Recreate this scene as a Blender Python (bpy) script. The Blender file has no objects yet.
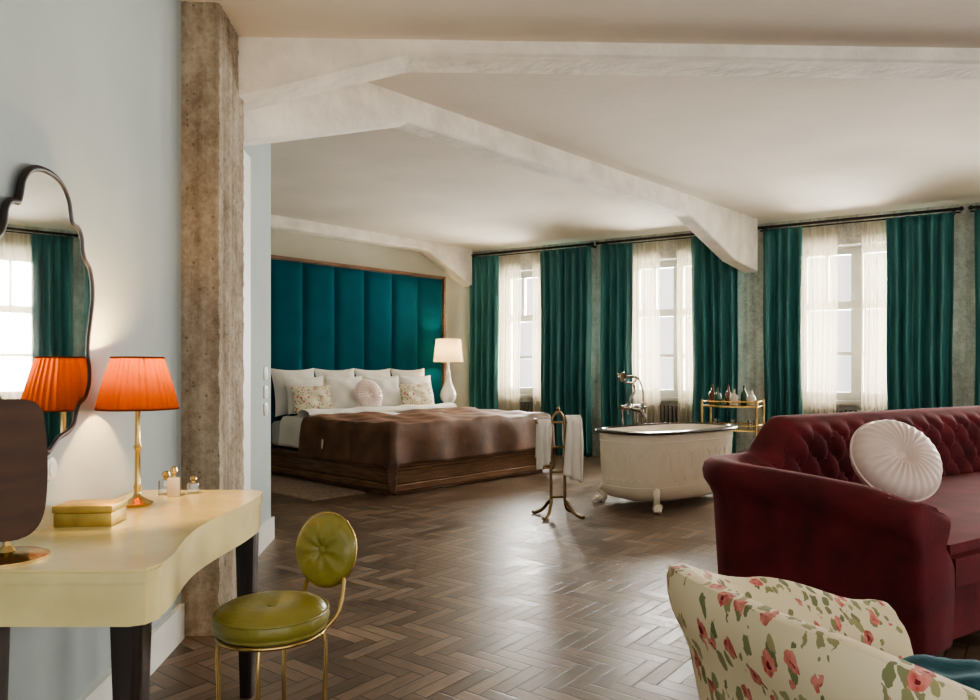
import bpy, bmesh, math, random
from mathutils import Vector, Matrix
random.seed(3)
D=bpy.data; SC=bpy.context.scene; COL=SC.collection
pi=math.pi; sin=math.sin; cos=math.cos

# ------------------------------------------------------------------ materials
def newmat(name):
    m=D.materials.new(name); m.use_nodes=True
    nt=m.node_tree; return m,nt,nt.nodes['Principled BSDF']
def N(nt,t,**kw):
    n=nt.nodes.new(t)
    for k,v in kw.items(): setattr(n,k,v)
    return n
def M(nt,op,a,b=None,c=None):
    n=nt.nodes.new('ShaderNodeMath'); n.operation=op
    for i,x in enumerate((a,b,c)):
        if x is None: continue
        if isinstance(x,(int,float)): n.inputs[i].default_value=x
        else: nt.links.new(x,n.inputs[i])
    return n.outputs[0]
def col4(c): return (c[0],c[1],c[2],1)
def mixc(nt,f,a,b):
    n=N(nt,'ShaderNodeMix',data_type='RGBA')
    for idx,x in ((0,f),(6,a),(7,b)):
        if isinstance(x,(int,float)): n.inputs[idx].default_value=x
        elif isinstance(x,tuple): n.inputs[idx].default_value=col4(x)
        else: nt.links.new(x,n.inputs[idx])
    return n.outputs[2]
def mat(name,c,rough=.5,metal=0,var=.12,scale=6,bump=0,bscale=40,stretch=(1,1,1),sheen=0,coat=0,c2=None,detail=4,spec=None):
    m,nt,p=newmat(name)
    tc=N(nt,'ShaderNodeTexCoord'); mp=N(nt,'ShaderNodeMapping'); mp.inputs['Scale'].default_value=stretch
    nt.links.new(tc.outputs['Object'],mp.inputs[0])
    no=N(nt,'ShaderNodeTexNoise'); no.inputs['Scale'].default_value=scale; no.inputs['Detail'].default_value=detail
    nt.links.new(mp.outputs[0],no.inputs['Vector'])
    r=N(nt,'ShaderNodeValToRGB'); r.color_ramp.elements[0].position=.3; r.color_ramp.elements[1].position=.7
    lo=tuple(x*(1-var) for x in c); hi=tuple(min(1,x*(1+var)) for x in (c2 or c))
    r.color_ramp.elements[0].color=col4(lo); r.color_ramp.elements[1].color=col4(hi)
    nt.links.new(no.outputs[0],r.inputs[0]); nt.links.new(r.outputs[0],p.inputs['Base Color'])
    p.inputs['Roughness'].default_value=rough; p.inputs['Metallic'].default_value=metal
    if spec is not None: p.inputs['Specular IOR Level'].default_value=spec
    if sheen: p.inputs['Sheen Weight'].default_value=sheen; p.inputs['Sheen Roughness'].default_value=.4; p.inputs['Sheen Tint'].default_value=(min(1,c[0]*3),min(1,c[1]*3),min(1,c[2]*3),1)
    if coat: p.inputs['Coat Weight'].default_value=coat; p.inputs['Coat Roughness'].default_value=.15
    if bump:
        n2=N(nt,'ShaderNodeTexNoise'); n2.inputs['Scale'].default_value=bscale; n2.inputs['Detail'].default_value=6
        nt.links.new(mp.outputs[0],n2.inputs['Vector'])
        b=N(nt,'ShaderNodeBump'); b.inputs['Strength'].default_value=bump; b.inputs['Distance'].default_value=.02
        nt.links.new(n2.outputs[0],b.inputs['Height']); nt.links.new(b.outputs[0],p.inputs['Normal'])
    return m

def herringbone():
    m,nt,p=newmat('herringbone_wood')
    tc=N(nt,'ShaderNodeTexCoord'); mp=N(nt,'ShaderNodeMapping')
    w=.064; n=4
    mp.inputs['Scale'].default_value=(1/w,1/w,1/w); mp.inputs['Rotation'].default_value=(0,0,math.radians(38))
    nt.links.new(tc.outputs['Object'],mp.inputs[0])
    s=N(nt,'ShaderNodeSeparateXYZ'); nt.links.new(mp.outputs[0],s.inputs[0])
    u,v=s.outputs[0],s.outputs[1]
    iu=M(nt,'FLOOR',u); iv=M(nt,'FLOOR',v)
    fu=M(nt,'SUBTRACT',u,iu); fv=M(nt,'SUBTRACT',v,iv)
    d=M(nt,'FLOORED_MODULO',M(nt,'SUBTRACT',iu,iv),2*n)
    d=M(nt,'ROUND',d)
    h=M(nt,'LESS_THAN',d,n-.5)
    dv=M(nt,'SUBTRACT',2*n-1,d)
    def sel(a,b):
        return M(nt,'MULTIPLY_ADD',M(nt,'SUBTRACT',a,b),h,b)
    al=sel(M(nt,'ADD',d,fu),M(nt,'ADD',dv,fv)); ac=sel(fv,fu)
    ix=sel(M(nt,'SUBTRACT',iu,d),iu); iy=sel(iv,M(nt,'SUBTRACT',iv,dv))
    e=M(nt,'MINIMUM',M(nt,'MINIMUM',ac,M(nt,'SUBTRACT',1,ac)),M(nt,'MINIMUM',al,M(nt,'SUBTRACT',n,al)))
    gap=N(nt,'ShaderNodeMapRange'); gap.inputs['From Min'].default_value=.01; gap.inputs['From Max'].default_value=.08
    nt.links.new(e,gap.inputs[0])
    cv=N(nt,'ShaderNodeCombineXYZ'); nt.links.new(ix,cv.inputs[0]); nt.links.new(iy,cv.inputs[1]); nt.links.new(h,cv.inputs[2])
    wn=N(nt,'ShaderNodeTexWhiteNoise',noise_dimensions='3D'); nt.links.new(cv.outputs[0],wn.inputs[0])
    rnd=wn.outputs['Value']
    gv=N(nt,'ShaderNodeCombineXYZ')
    nt.links.new(M(nt,'MULTIPLY_ADD',rnd,77.0,M(nt,'MULTIPLY',al,.35)),gv.inputs[0]); nt.links.new(M(nt,'MULTIPLY',ac,2.0),gv.inputs[1]); nt.links.new(M(nt,'MULTIPLY',rnd,13),gv.inputs[2])
    g=N(nt,'ShaderNodeTexNoise'); g.inputs['Scale'].default_value=2.2; g.inputs['Detail'].default_value=5
    nt.links.new(gv.outputs[0],g.inputs[0])
    r=N(nt,'ShaderNodeValToRGB'); els=r.color_ramp.elements
    els[0].position=0; els[0].color=(.066,.040,.025,1); els[1].position=1; els[1].color=(.31,.225,.160,1)
    e2=els.new(.5); e2.color=(.155,.102,.067,1)
    f=M(nt,'MULTIPLY_ADD',rnd,.60,M(nt,'MULTIPLY_ADD',g.outputs[0],.6,-.10))
    nt.links.new(f,r.inputs[0])
    gp=M(nt,'MULTIPLY_ADD',gap.outputs[0],.86,.14)
    c=mixc(nt,gp,(.012,.008,.006),r.outputs[0])
    nt.links.new(c,p.inputs['Base Color'])
    big=N(nt,'ShaderNodeTexNoise'); big.inputs['Scale'].default_value=1.1; big.inputs['Detail'].default_value=3; nt.links.new(tc.outputs['Object'],big.inputs[0])
    rr=M(nt,'MULTIPLY_ADD',g.outputs[0],.08,.25); rr=M(nt,'MULTIPLY_ADD',rnd,.10,rr); rr=M(nt,'MULTIPLY_ADD',big.outputs[0],.08,rr)
    nt.links.new(rr,p.inputs['Roughness'])
    b=N(nt,'ShaderNodeBump'); b.inputs['Strength'].default_value=.25; b.inputs['Distance'].default_value=.004
    hh=M(nt,'MULTIPLY_ADD',g.outputs[0],.12,gap.outputs[0])
    nt.links.new(hh,b.inputs['Height']); nt.links.new(b.outputs[0],p.inputs['Normal'])
    return m

def floral(name,base,sc=9.0,rough=.8,dens=.56):
    m,nt,p=newmat(name)
    tc=N(nt,'ShaderNodeTexCoord'); st=N(nt,'ShaderNodeMapping'); st.inputs['Scale'].default_value=(1,1,.55); nt.links.new(tc.outputs['Object'],st.inputs[0])
    no=N(nt,'ShaderNodeTexNoise'); no.inputs['Scale'].default_value=sc*4; no.inputs['Detail'].default_value=4; nt.links.new(st.outputs[0],no.inputs[0])
    wv=N(nt,'ShaderNodeVectorMath',operation='MULTIPLY_ADD'); nt.links.new(no.outputs['Color'],wv.inputs[0])
    wv.inputs[1].default_value=(.30/sc,.30/sc,.30/sc); nt.links.new(st.outputs[0],wv.inputs[2])
    def vor(s,off,scl=(1,1,1)):
        a=N(nt,'ShaderNodeMapping'); a.inputs['Location'].default_value=off; a.inputs['Scale'].default_value=scl; nt.links.new(wv.outputs[0],a.inputs[0])
        q=N(nt,'ShaderNodeTexVoronoi'); q.inputs['Scale'].default_value=s; nt.links.new(a.outputs[0],q.inputs['Vector']); return q
    leaf=vor(sc*4.6,(3.1,1.7,.4),(1,1,.8)); fl=vor(sc,(0,0,0)); pet=vor(sc*8,(5,2,1)); bloom=vor(sc*2.7,(1,4,2),(1,1,1.6)); stem=vor(sc*4,(2,7,3),(1,1,.16))
    sep=N(nt,'ShaderNodeSeparateColor'); nt.links.new(bloom.outputs['Color'],sep.inputs[0])
    sep2=N(nt,'ShaderNodeSeparateColor'); nt.links.new(leaf.outputs['Color'],sep2.inputs[0])
    sep3=N(nt,'ShaderNodeSeparateColor'); nt.links.new(stem.outputs['Color'],sep3.inputs[0])
    near=M(nt,'LESS_THAN',fl.outputs['Distance'],dens)
    lm=M(nt,'MULTIPLY',M(nt,'LESS_THAN',leaf.outputs['Distance'],.42),near)
    lm=M(nt,'MULTIPLY',lm,M(nt,'GREATER_THAN',sep2.outputs[1],.30))
    sm_=M(nt,'MULTIPLY',M(nt,'LESS_THAN',stem.outputs['Distance'],.20),M(nt,'MULTIPLY',M(nt,'LESS_THAN',fl.outputs['Distance'],dens+.06),M(nt,'GREATER_THAN',sep3.outputs[1],.25)))
    lm=M(nt,'MAXIMUM',lm,sm_)
    green=mixc(nt,sep2.outputs[0],(.07,.11,.03),(.32,.30,.13))
    c=mixc(nt,M(nt,'MULTIPLY',lm,.88),base,green)
    fm=M(nt,'MULTIPLY',M(nt,'LESS_THAN',M(nt,'MULTIPLY_ADD',pet.outputs['Distance'],.12,bloom.outputs['Distance']),.44),M(nt,'LESS_THAN',fl.outputs['Distance'],dens-.06))
    fm=M(nt,'MULTIPLY',fm,M(nt,'GREATER_THAN',sep.outputs[1],.36))
    red=mixc(nt,M(nt,'MULTIPLY',pet.outputs['Distance'],1.3),mixc(nt,sep.outputs[0],(.22,.008,.012),(.46,.05,.045)),(.70,.28,.22))
    core=M(nt,'LESS_THAN',bloom.outputs['Distance'],.13)
    red=mixc(nt,core,red,(.18,.008,.012))
    c=mixc(nt,fm,c,red)
    nt.links.new(c,p.inputs['Base Color']); p.inputs['Roughness'].default_value=rough
    return m

def sheer_mat():
    m,nt,p=newmat('sheer_voile'); nt.nodes.remove(p)
    out=nt.nodes['Material Output']
    tc=N(nt,'ShaderNodeTexCoord'); no=N(nt,'ShaderNodeTexNoise'); no.inputs['Scale'].default_value=3; nt.links.new(tc.outputs['Object'],no.inputs[0])
    tr=N(nt,'ShaderNodeBsdfTransparent'); tl=N(nt,'ShaderNodeBsdfTranslucent'); df=N(nt,'ShaderNodeBsdfDiffuse')
    tr.inputs[0].default_value=(.98,.95,.88,1)
    tl.inputs[0].default_value=(.64,.55,.41,1); df.inputs[0].default_value=(.80,.74,.62,1)
    a=N(nt,'ShaderNodeMixShader'); a.inputs[0].default_value=.6; nt.links.new(tl.outputs[0],a.inputs[1]); nt.links.new(df.outputs[0],a.inputs[2])
    b=N(nt,'ShaderNodeMixShader'); nt.links.new(M(nt,'MULTIPLY_ADD',no.outputs[0],.2,.46),b.inputs[0])
    nt.links.new(tr.outputs[0],b.inputs[1]); nt.links.new(a.outputs[0],b.inputs[2]); nt.links.new(b.outputs[0],out.inputs[0])
    return m
def shade_mat(name,c,df_w):
    m,nt,p=newmat(name); nt.nodes.remove(p); out=nt.nodes['Material Output']
    tc=N(nt,'ShaderNodeTexCoord'); no=N(nt,'ShaderNodeTexNoise'); no.inputs['Scale'].default_value=30; nt.links.new(tc.outputs['Object'],no.inputs[0])
    cc=mixc(nt,no.outputs[0],tuple(x*.85 for x in c),c)
    tl=N(nt,'ShaderNodeBsdfTranslucent'); df=N(nt,'ShaderNodeBsdfDiffuse'); nt.links.new(cc,tl.inputs[0]); nt.links.new(cc,df.inputs[0])
    a=N(nt,'ShaderNodeMixShader'); a.inputs[0].default_value=df_w; nt.links.new(tl.outputs[0],a.inputs[1]); nt.links.new(df.outputs[0],a.inputs[2])
    nt.links.new(a.outputs[0],out.inputs[0]); return m
def glass_mat(name,c=(1,1,1),f=.12):
    m,nt,p=newmat(name); nt.nodes.remove(p); out=nt.nodes['Material Output']
    tr=N(nt,'ShaderNodeBsdfTransparent'); tr.inputs[0].default_value=col4(c); gl=N(nt,'ShaderNodeBsdfGlossy'); gl.inputs['Roughness'].default_value=.03
    fr=N(nt,'ShaderNodeFresnel'); fr.inputs[0].default_value=1.45
    a=N(nt,'ShaderNodeMixShader'); nt.links.new(M(nt,'ADD',fr.outputs[0],f*.3),a.inputs[0]); nt.links.new(tr.outputs[0],a.inputs[1]); nt.links.new(gl.outputs[0],a.inputs[2])
    nt.links.new(a.outputs[0],out.inputs[0]); return m
def concrete(name,ca,cb,cc):
    m,nt,p=newmat(name)
    tc=N(nt,'ShaderNodeTexCoord'); mp=N(nt,'ShaderNodeMapping'); mp.inputs['Scale'].default_value=(1,1,.7); nt.links.new(tc.outputs['Object'],mp.inputs[0])
    n1=N(nt,'ShaderNodeTexNoise'); n1.inputs['Scale'].default_value=5.0; n1.inputs['Detail'].default_value=12; n1.inputs['Roughness'].default_value=.75; nt.links.new(mp.outputs[0],n1.inputs[0])
    n2=N(nt,'ShaderNodeTexNoise'); n2.inputs['Scale'].default_value=34; n2.inputs['Detail'].default_value=10; n2.inputs['Roughness'].default_value=.75; nt.links.new(tc.outputs['Object'],n2.inputs[0])
    mp2=N(nt,'ShaderNodeMapping'); mp2.inputs['Scale'].default_value=(16,16,.4); nt.links.new(tc.outputs['Object'],mp2.inputs[0])
    n3=N(nt,'ShaderNodeTexNoise'); n3.inputs['Scale'].default_value=1.2; n3.inputs['Detail'].default_value=2; nt.links.new(mp2.outputs[0],n3.inputs[0])
    f=M(nt,'ADD',M(nt,'MULTIPLY',n1.outputs[0],.50),M(nt,'ADD',M(nt,'MULTIPLY',n2.outputs[0],.28),M(nt,'MULTIPLY',n3.outputs[0],.22)))
    r=N(nt,'ShaderNodeValToRGB'); e=r.color_ramp.elements; e[0].position=.38; e[0].color=col4(ca); e[1].position=.60; e[1].color=col4(cc); q=e.new(.48); q.color=col4(cb)
    nt.links.new(f,r.inputs[0])
    pit=N(nt,'ShaderNodeTexVoronoi'); pit.inputs['Scale'].default_value=38; nt.links.new(tc.outputs['Object'],pit.inputs['Vector'])
    psep=N(nt,'ShaderNodeSeparateColor'); nt.links.new(pit.outputs['Color'],psep.inputs[0])
    pm=M(nt,'MULTIPLY',M(nt,'LESS_THAN',pit.outputs['Distance'],.22),M(nt,'GREATER_THAN',psep.outputs[0],.8))
    cc_=mixc(nt,M(nt,'MULTIPLY',pm,.55),r.outputs[0],tuple(x*.6 for x in ca))
    nt.links.new(cc_,p.inputs['Base Color']); p.inputs['Roughness'].default_value=.92
    b=N(nt,'ShaderNodeBump'); b.inputs['Strength'].default_value=.7; b.inputs['Distance'].default_value=.02
    nt.links.new(M(nt,'SUBTRACT',M(nt,'ADD',f,M(nt,'MULTIPLY',n2.outputs[0],.5)),M(nt,'MULTIPLY',pm,.3)),b.inputs['Height']); nt.links.new(b.outputs[0],p.inputs['Normal'])
    return m

FLOOR=herringbone()
BLUE=mat('pale_blue_plaster',(.40,.455,.455),.85,0,.06,2,.08,30)
CREAMW=mat('sage_cream_plaster',(.52,.505,.40),.85,0,.05,2,.08,30)
CEIL=mat('ceiling_plaster',(.81,.745,.645),.9,0,.07,1.3,.1,18)
BEAM=mat('beam_plaster',(.90,.85,.765),.85,0,.12,5,.5,14)
CONC=concrete('raw_concrete',(.16,.12,.08),(.31,.25,.18),(.52,.45,.35))
PIER=concrete('rough_grey_pier',(.24,.24,.21),(.44,.43,.38),(.66,.65,.59))
WHITEP=mat('white_paint',(.80,.80,.76),.5,0,.03,5)
FRAMEP=mat('window_frame_paint',(.34,.34,.31),.5,0,.05,5)
TEAL=mat('teal_silk',(.028,.128,.128),.5,0,.15,10,.05,90,(1,1,.2),sheen=.35,c2=(.042,.168,.165))
TEALV=mat('teal_velvet',(.003,.085,.115),.95,0,.10,5,0,120,sheen=.7,spec=.12)
SHEER=sheer_mat()
IRON=mat('black_iron',(.03,.028,.026),.45,.6,.1)
WOOD=mat('walnut',(.15,.075,.038),.24,0,.18,9,.05,30,(.5,.5,6),coat=.7,c2=(.20,.105,.058))
DWOOD=mat('dark_wood',(.022,.012,.009),.3,0,.3,7,0,30,coat=.3)
BRONZE=mat('blackened_bronze',(.014,.009,.007),.42,0,.2,7)
MAHOG=mat('dark_mahogany',(.075,.030,.012),.55,0,.3,6,0,30,(1,4,1))
LINEN=mat('white_linen',(.80,.77,.70),.85,0,.04,4,.15,14,sheen=.2)
SPREAD=mat('brown_velvet',(.090,.044,.024),.6,0,.25,5,.2,10,sheen=.6,c2=(.14,.07,.04))
WINE=mat('burgundy_velvet',(.078,.004,.008),.85,0,.25,6,.1,60,sheen=.25,c2=(.11,.008,.013))
CREAM=mat('cream_enamel',(.86,.79,.65),.3,0,.04,8,.05,30,coat=.3)
ENAM=mat('white_enamel',(.85,.84,.8),.15,0,.02,5,coat=.5)
BRASS=mat('brass',(.60,.44,.19),.25,1,.12,12)
ABRASS=mat('aged_brass',(.30,.22,.12),.3,1,.2,12)
CHROME=mat('aged_chrome',(.34,.31,.28),.2,1,.1,12)
PARCH=mat('parchment_lacquer',(.76,.65,.31),.26,0,.16,5,.05,20,coat=.5)
GOLDBOX=mat('gold_leaf',(.50,.36,.10),.4,.5,.2,18)
OLIVE=mat('olive_gold_leather',(.24,.215,.040),.36,0,.15,8,.12,60,coat=.2)
SATIN=mat('ivory_satin',(.78,.64,.57),.4,0,.05,9,sheen=.4)
MIRROR=mat('mirror_silver',(.88,.9,.9),.02,1,.01)
RUG=mat('woven_rug',(.32,.24,.18),.95,0,.3,30,.5,120)
FLOR=floral('floral_chintz',(.74,.65,.44),8.5,dens=.70)
FLORP=floral('floral_cushion_print',(.68,.62,.46),10.0)
GLASS=glass_mat('window_glass'); CGLASS=glass_mat('clear_glass',(.93,.95,.93),.5)
GREENG=mat('bottle_green_glass',(.02,.07,.03),.1,0,.1,coat=.6); AMBERG=mat('amber_glass',(.13,.05,.015),.1,0,.1,coat=.6)
PALEG=mat('pale_liquor',(.55,.5,.4),.1,0,.1,coat=.6)
ORANGE=shade_mat('rust_silk_shade',(.21,.048,.010),.80); IVORY=shade_mat('beige_shade',(.66,.53,.36),.55)
PLASTIC=mat('white_plastic',(.8,.79,.75),.35,0,.02)
TEALC=mat('teal_cushion',(.006,.07,.10),.8,0,.2,9,.1,120,sheen=.3)
RADM=mat('radiator_paint',(.10,.09,.075),.5,0,.1)

# ------------------------------------------------------------------ object helpers
def fin(name,bm,m,parent=None,smooth=True,loc=(0,0,0),rot=(0,0,0),label=None,angle=None):
    bmesh.ops.recalc_face_normals(bm,faces=bm.faces[:])
    me=D.meshes.new(name); bm.to_mesh(me); bm.free()
    if isinstance(m,(list,tuple)):
        for q in m: me.materials.append(q)
    else: me.materials.append(m)
    if smooth:
        for f in me.polygons: f.use_smooth=True
        if angle is None: angle=40
        try: me.set_sharp_from_angle(angle=math.radians(angle))
        except Exception: pass
    o=D.objects.new(name,me); COL.objects.link(o); o.location=loc; o.rotation_euler=rot
    if parent: o.parent=parent
    if label: o['label']=label
    return o
def top(o,label,cat,group=None,kind=None):
    o['label']=label; o['category']=cat
    if group: o['group']=group
    if kind: o['kind']=kind
    return o
def struct(o): o['kind']='structure'; return o
def thing(name,loc,rz,label,cat,group=None,rot=None):
    e=D.objects.new(name,None); COL.objects.link(e); e.location=loc; e.rotation_euler=rot if rot else (0,0,rz); e.empty_display_size=.1
    return top(e,label,cat,group)
def bbox(bm,lo,hi,bev=0,seg=2,mtx=None):
    c=[(a+b)/2 for a,b in zip(lo,hi)]; s=[b-a for a,b in zip(lo,hi)]
    T=Matrix.Translation(c)@Matrix.Diagonal((*s,1))
    if mtx: T=mtx@T
    r=bmesh.ops.create_cube(bm,size=1,matrix=T)
    if bev:
        vs=set(r['verts']); es=[e for e in bm.edges if e.verts[0] in vs and e.verts[1] in vs]
        bmesh.ops.bevel(bm,geom=es,offset=bev,segments=seg,profile=.5,affect='EDGES')
def box(name,lo,hi,m,parent=None,bev=0,seg=2,**k):
    bm=bmesh.new(); bbox(bm,lo,hi,bev,seg); return fin(name,bm,m,parent,**k)
def lathe_bm(bm,prof,seg=32,mtx=None,ripple=0,nr=0):
    rings=[]
    for r,z in prof:
        ring=[]
        for i in range(seg):
            a=2*pi*i/seg; rr=max(r,1e-4)*(1+ripple*cos(nr*a))
            v=Vector((rr*cos(a),rr*sin(a),z)); 
            if mtx: v=mtx@v
            ring.append(bm.verts.new(v))
        rings.append(ring)
    for a,b in zip(rings,rings[1:]):
        for i in range(seg):
            j=(i+1)%seg; bm.faces.new((a[i],a[j],b[j],b[i]))
    return rings
def lathe(name,prof,m,parent=None,seg=32,caps=True,ripple=0,nr=0,**k):
    bm=bmesh.new(); R=lathe_bm(bm,prof,seg,None,ripple,nr)
    if caps: bm.faces.new(R[0][::-1]); bm.faces.new(R[-1])
    return fin(name,bm,m,parent,**k)
def tube_bm(bm,pts,r,seg=10,closed=False):
    pts=[Vector(p) for p in pts]; n=len(pts); rad=r if isinstance(r,(list,tuple)) else [r]*n
    rings=[]; ref=None
    for i,p in enumerate(pts):
        if closed: t=(pts[(i+1)%n]-pts[i-1])
        else: t=pts[min(i+1,n-1)]-pts[max(i-1,0)]
        t.normalize()
        if ref is None:
            ref=Vector((0,0,1)) if abs(t.z)<.9 else Vector((1,0,0))
        x=(ref-t*ref.dot(t)).normalized(); y=t.cross(x); ref=x
        rings.append([bm.verts.new(p+x*rad[i]*cos(2*pi*k/seg)+y*rad[i]*sin(2*pi*k/seg)) for k in range(seg)])
    m=n if closed else n-1
    for i in range(m):
        a=rings[i]; b=rings[(i+1)%n]
        for k in range(seg):
            j=(k+1)%seg; bm.faces.new((a[k],a[j],b[j],b[k]))
    if not closed: bm.faces.new(rings[0][::-1]); bm.faces.new(rings[-1])
def tube(name,pts,r,m,parent=None,seg=10,closed=False,**k):
    bm=bmesh.new(); tube_bm(bm,pts,r,seg,closed); return fin(name,bm,m,parent,**k)
def spline(P,n=8,closed=False):
    P=[Vector(p) for p in P]; out=[]; L=len(P); rng=L if closed else L-1
    for i in range(rng):
        g=(lambda k:P[k%L]) if closed else (lambda k:P[max(0,min(L-1,k))])
        a,b,c,d=g(i-1),g(i),g(i+1),g(i+2)
        for j in range(n):
            t=j/n; out.append(.5*((2*b)+(c-a)*t+(2*a-5*b+4*c-d)*t*t+(3*b-a-3*c+d)*t**3))
    if not closed: out.append(P[-1])
    return out
def prism_bm(bm,pts,z0,z1,bev=0,seg=2):
    v0=[bm.verts.new((p[0],p[1],z0)) for p in pts]; v1=[bm.verts.new((p[0],p[1],z1)) for p in pts]
    n=len(pts); bm.faces.new(v0[::-1]); tf=bm.faces.new(v1)
    for i in range(n): bm.faces.new((v0[i],v0[(i+1)%n],v1[(i+1)%n],v1[i]))
    if bev: bmesh.ops.bevel(bm,geom=list(tf.edges),offset=bev,segments=seg,affect='EDGES')
def prism(name,pts,z0,z1,m,parent=None,bev=0,**k):
    bm=bmesh.new(); prism_bm(bm,pts,z0,z1,bev); return fin(name,bm,m,parent,**k)
def grid_bm(bm,nu,nv,f,closeu=False):
    V=[[bm.verts.new(f(i/nu,j/nv)) for j in range(nv+1)] for i in range(nu+(0 if closeu else 1))]
    L=len(V)
    for i in range(nu):
        for j in range(nv):
            a=V[i];b=V[(i+1)%L]; bm.faces.new((a[j],b[j],b[j+1],a[j+1]))
    return V
def pillow_bm(bm,w,h,t,seed=0):
    rnd=random.Random(seed); ph=rnd.random()*6
    def f(sgn):
        def g(a,b):
            x=2*a-1;y=2*b-1
            th=(max(0,1-abs(x)**2.6))**.55*(max(0,1-abs(y)**2.6))**.55
            pin=1-.10*(1-abs(y)**2)*abs(x)**2; piy=1-.10*(1-abs(x)**2)*abs(y)**2
            wr=.012*sin(7*x+ph)*sin(5*y+ph*2)
            return Vector((x*w/2*pin, y*h/2*piy, sgn*(t/2*th+ (wr*th))))
        return g
    grid_bm(bm,18,18,f(1)); grid_bm(bm,18,18,f(-1)); bmesh.ops.remove_doubles(bm,verts=bm.verts[:],dist=.0005)

# ------------------------------------------------------------------ frames
H=1.12
RW=-math.radians(31.3); C0=Vector((-.28,10.43,0)); WV=Vector((.854,-.52,0)); NO=Vector((.52,.854,0))
def W(s,o,z=0): return C0+WV*s+NO*o+Vector((0,0,z))
RB=math.radians(47); B0=Vector((-.84,6.53,0)); BU=Vector((cos(RB),sin(RB),0)); BV=Vector((-sin(RB),cos(RB),0))
def B(x,y,z=0): return B0+BU*x+BV*y+Vector((0,0,z))
RL=math.atan(.086)
def LW(y,off,z=0): return Vector((-1.03-.086*y+off,y,z))

# ------------------------------------------------------------------ room shell
ZC=2.82; ZN=2.67; YB=-2.2
struct(prism('floor',[(-6.5,YB),(9.5,YB),(9.5,6.0),(1.2,13),(-6.5,13)],-.06,0,FLOOR,smooth=False))
struct(prism('ceiling',[(-2,YB),(9.5,YB),(9.5,4.0),(-2,3.5)],ZN,ZN+.3,CEIL,smooth=False))
struct(prism('ceiling',[(-6.5,3.52),(-2,3.52),(9.5,4.02),(9.5,6.0),(1.2,13),(-6.5,13)],ZC,ZC+.2,CEIL,smooth=False))
struct(box('wall_left',(-.25,YB,0),(0,4.92,ZC),BLUE,smooth=False,loc=(-1.03,0,0),rot=(0,0,RL)))
struct(box('wall_alcove',(-5.5,4.70,0),(-1.7,4.92,ZC),BLUE,smooth=False))
struct(box('wall_back',(-5.2,2.39,0),(3.6,2.62,ZC),CREAMW,smooth=False,loc=B0,rot=(0,0,RB)))
wins=[.93,2.85,4.87,6.85,8.8]; HWN=.60; ZS,ZT=.78,2.50
bm=bmesh.new(); s0=-.35; o1,o2=.22,.55
for c in wins:
    bbox(bm,(s0,o1,0),(c-HWN,o2,ZC))
    bbox(bm,(c-HWN,o1+.12,0),(c+HWN,o2,ZS)); bbox(bm,(c-HWN,o1,ZT),(c+HWN,o2,ZC)); s0=c+HWN
bbox(bm,(s0,o1,0),(10.3,o2,ZC))
struct(fin('wall_right',bm,PIER,smooth=False,loc=C0,rot=(0,0,RW)))
for i,c in enumerate(wins):
    bm=bmesh.new(); y0,y1=.42,.49
    a,b=c-HWN,c+HWN
    def bar(x0,x1,z0,z1,d=0): bbox(bm,(x0,y0-d,z0),(x1,y1,z1))
    bar(a,a+.08,ZS,ZT);bar(b-.08,b,ZS,ZT);bar(a,b,ZS,ZS+.09);bar(a,b,ZT-.08,ZT)
    bar(c-.06,c+.06,ZS,ZT,.02); bar(a,b,1.80,1.89,.015)
    for q in (-1,1):
        m_=c+q*(HWN/2+.01)
        for zz in (1.30,): bar(min(c,c+q*HWN),max(c,c+q*HWN),zz-.022,zz+.022)
        bar(m_-.018,m_+.018,1.88,ZT-.05)
    bbox(bm,(a-.03,.24,ZS-.04),(b+.03,.44,ZS))
    o=struct(fin(f'window_{i+1}',bm,FRAMEP,smooth=False,loc=C0,rot=(0,0,RW)))
    g=box('pane',(a+.05,.452,ZS+.05),(b-.05,.456,ZT-.05),GLASS,o,smooth=False)
def beam(name,p0,p1,width,zt,zfun,n=24,side=1):
    p0=Vector((*p0,0));p1=Vector((*p1,0)); d=(p1-p0).normalized(); nn=Vector((-d.y,d.x,0))*side
    L=(p1-p0).length; bm=bmesh.new(); rings=[]
    ts=sorted(set([0,L]+[x for x,_ in zfun if x<L]))
    def zz(t):
        for (a,za),(b,zb) in zip(zfun,zfun[1:]):
            if a<=t<=b: return za+(zb-za)*(t-a)/(b-a)
        return zfun[-1][1]
    for t in ts:
        p=p0+d*t; z=zz(t)
        rings.append([bm.verts.new(p+Vector((0,0,zt))),bm.verts.new(p+Vector((0,0,z))),bm.verts.new(p+nn*width+Vector((0,0,z))),bm.verts.new(p+nn*width+Vector((0,0,zt)))])
    for a,b in zip(rings,rings[1:]):
        for k in range(4): bm.faces.new((a[k],a[(k+1)%4],b[(k+1)%4],b[k]))
    bm.faces.new(rings[0]);bm.faces.new(rings[-1][::-1])
    bmesh.ops.bevel(bm,geom=[e for e in bm.edges],offset=.012,segments=1,affect='EDGES')
    return struct(fin(name,bm,BEAM,smooth=False))
beam('trim_1',(-1.30,3.44),(9.2,3.80),.22,ZC+.02,[(0,2.37),(.90,2.60),(10.5,2.60)])
beam('trim_2',(-1.45,3.60),(3.02,8.34),.16,ZC+.02,[(0,2.20),(.22,2.27),(1.38,2.66),(4.95,2.63),(5.95,2.30),(6.52,2.22)])
beam('trim_3',tuple(B(-4.5,2.20))[:2],tuple(B(3.22,2.20))[:2],.22,ZC+.02,[(0,2.68),(6.9,2.70),(7.72,2.30)])
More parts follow.
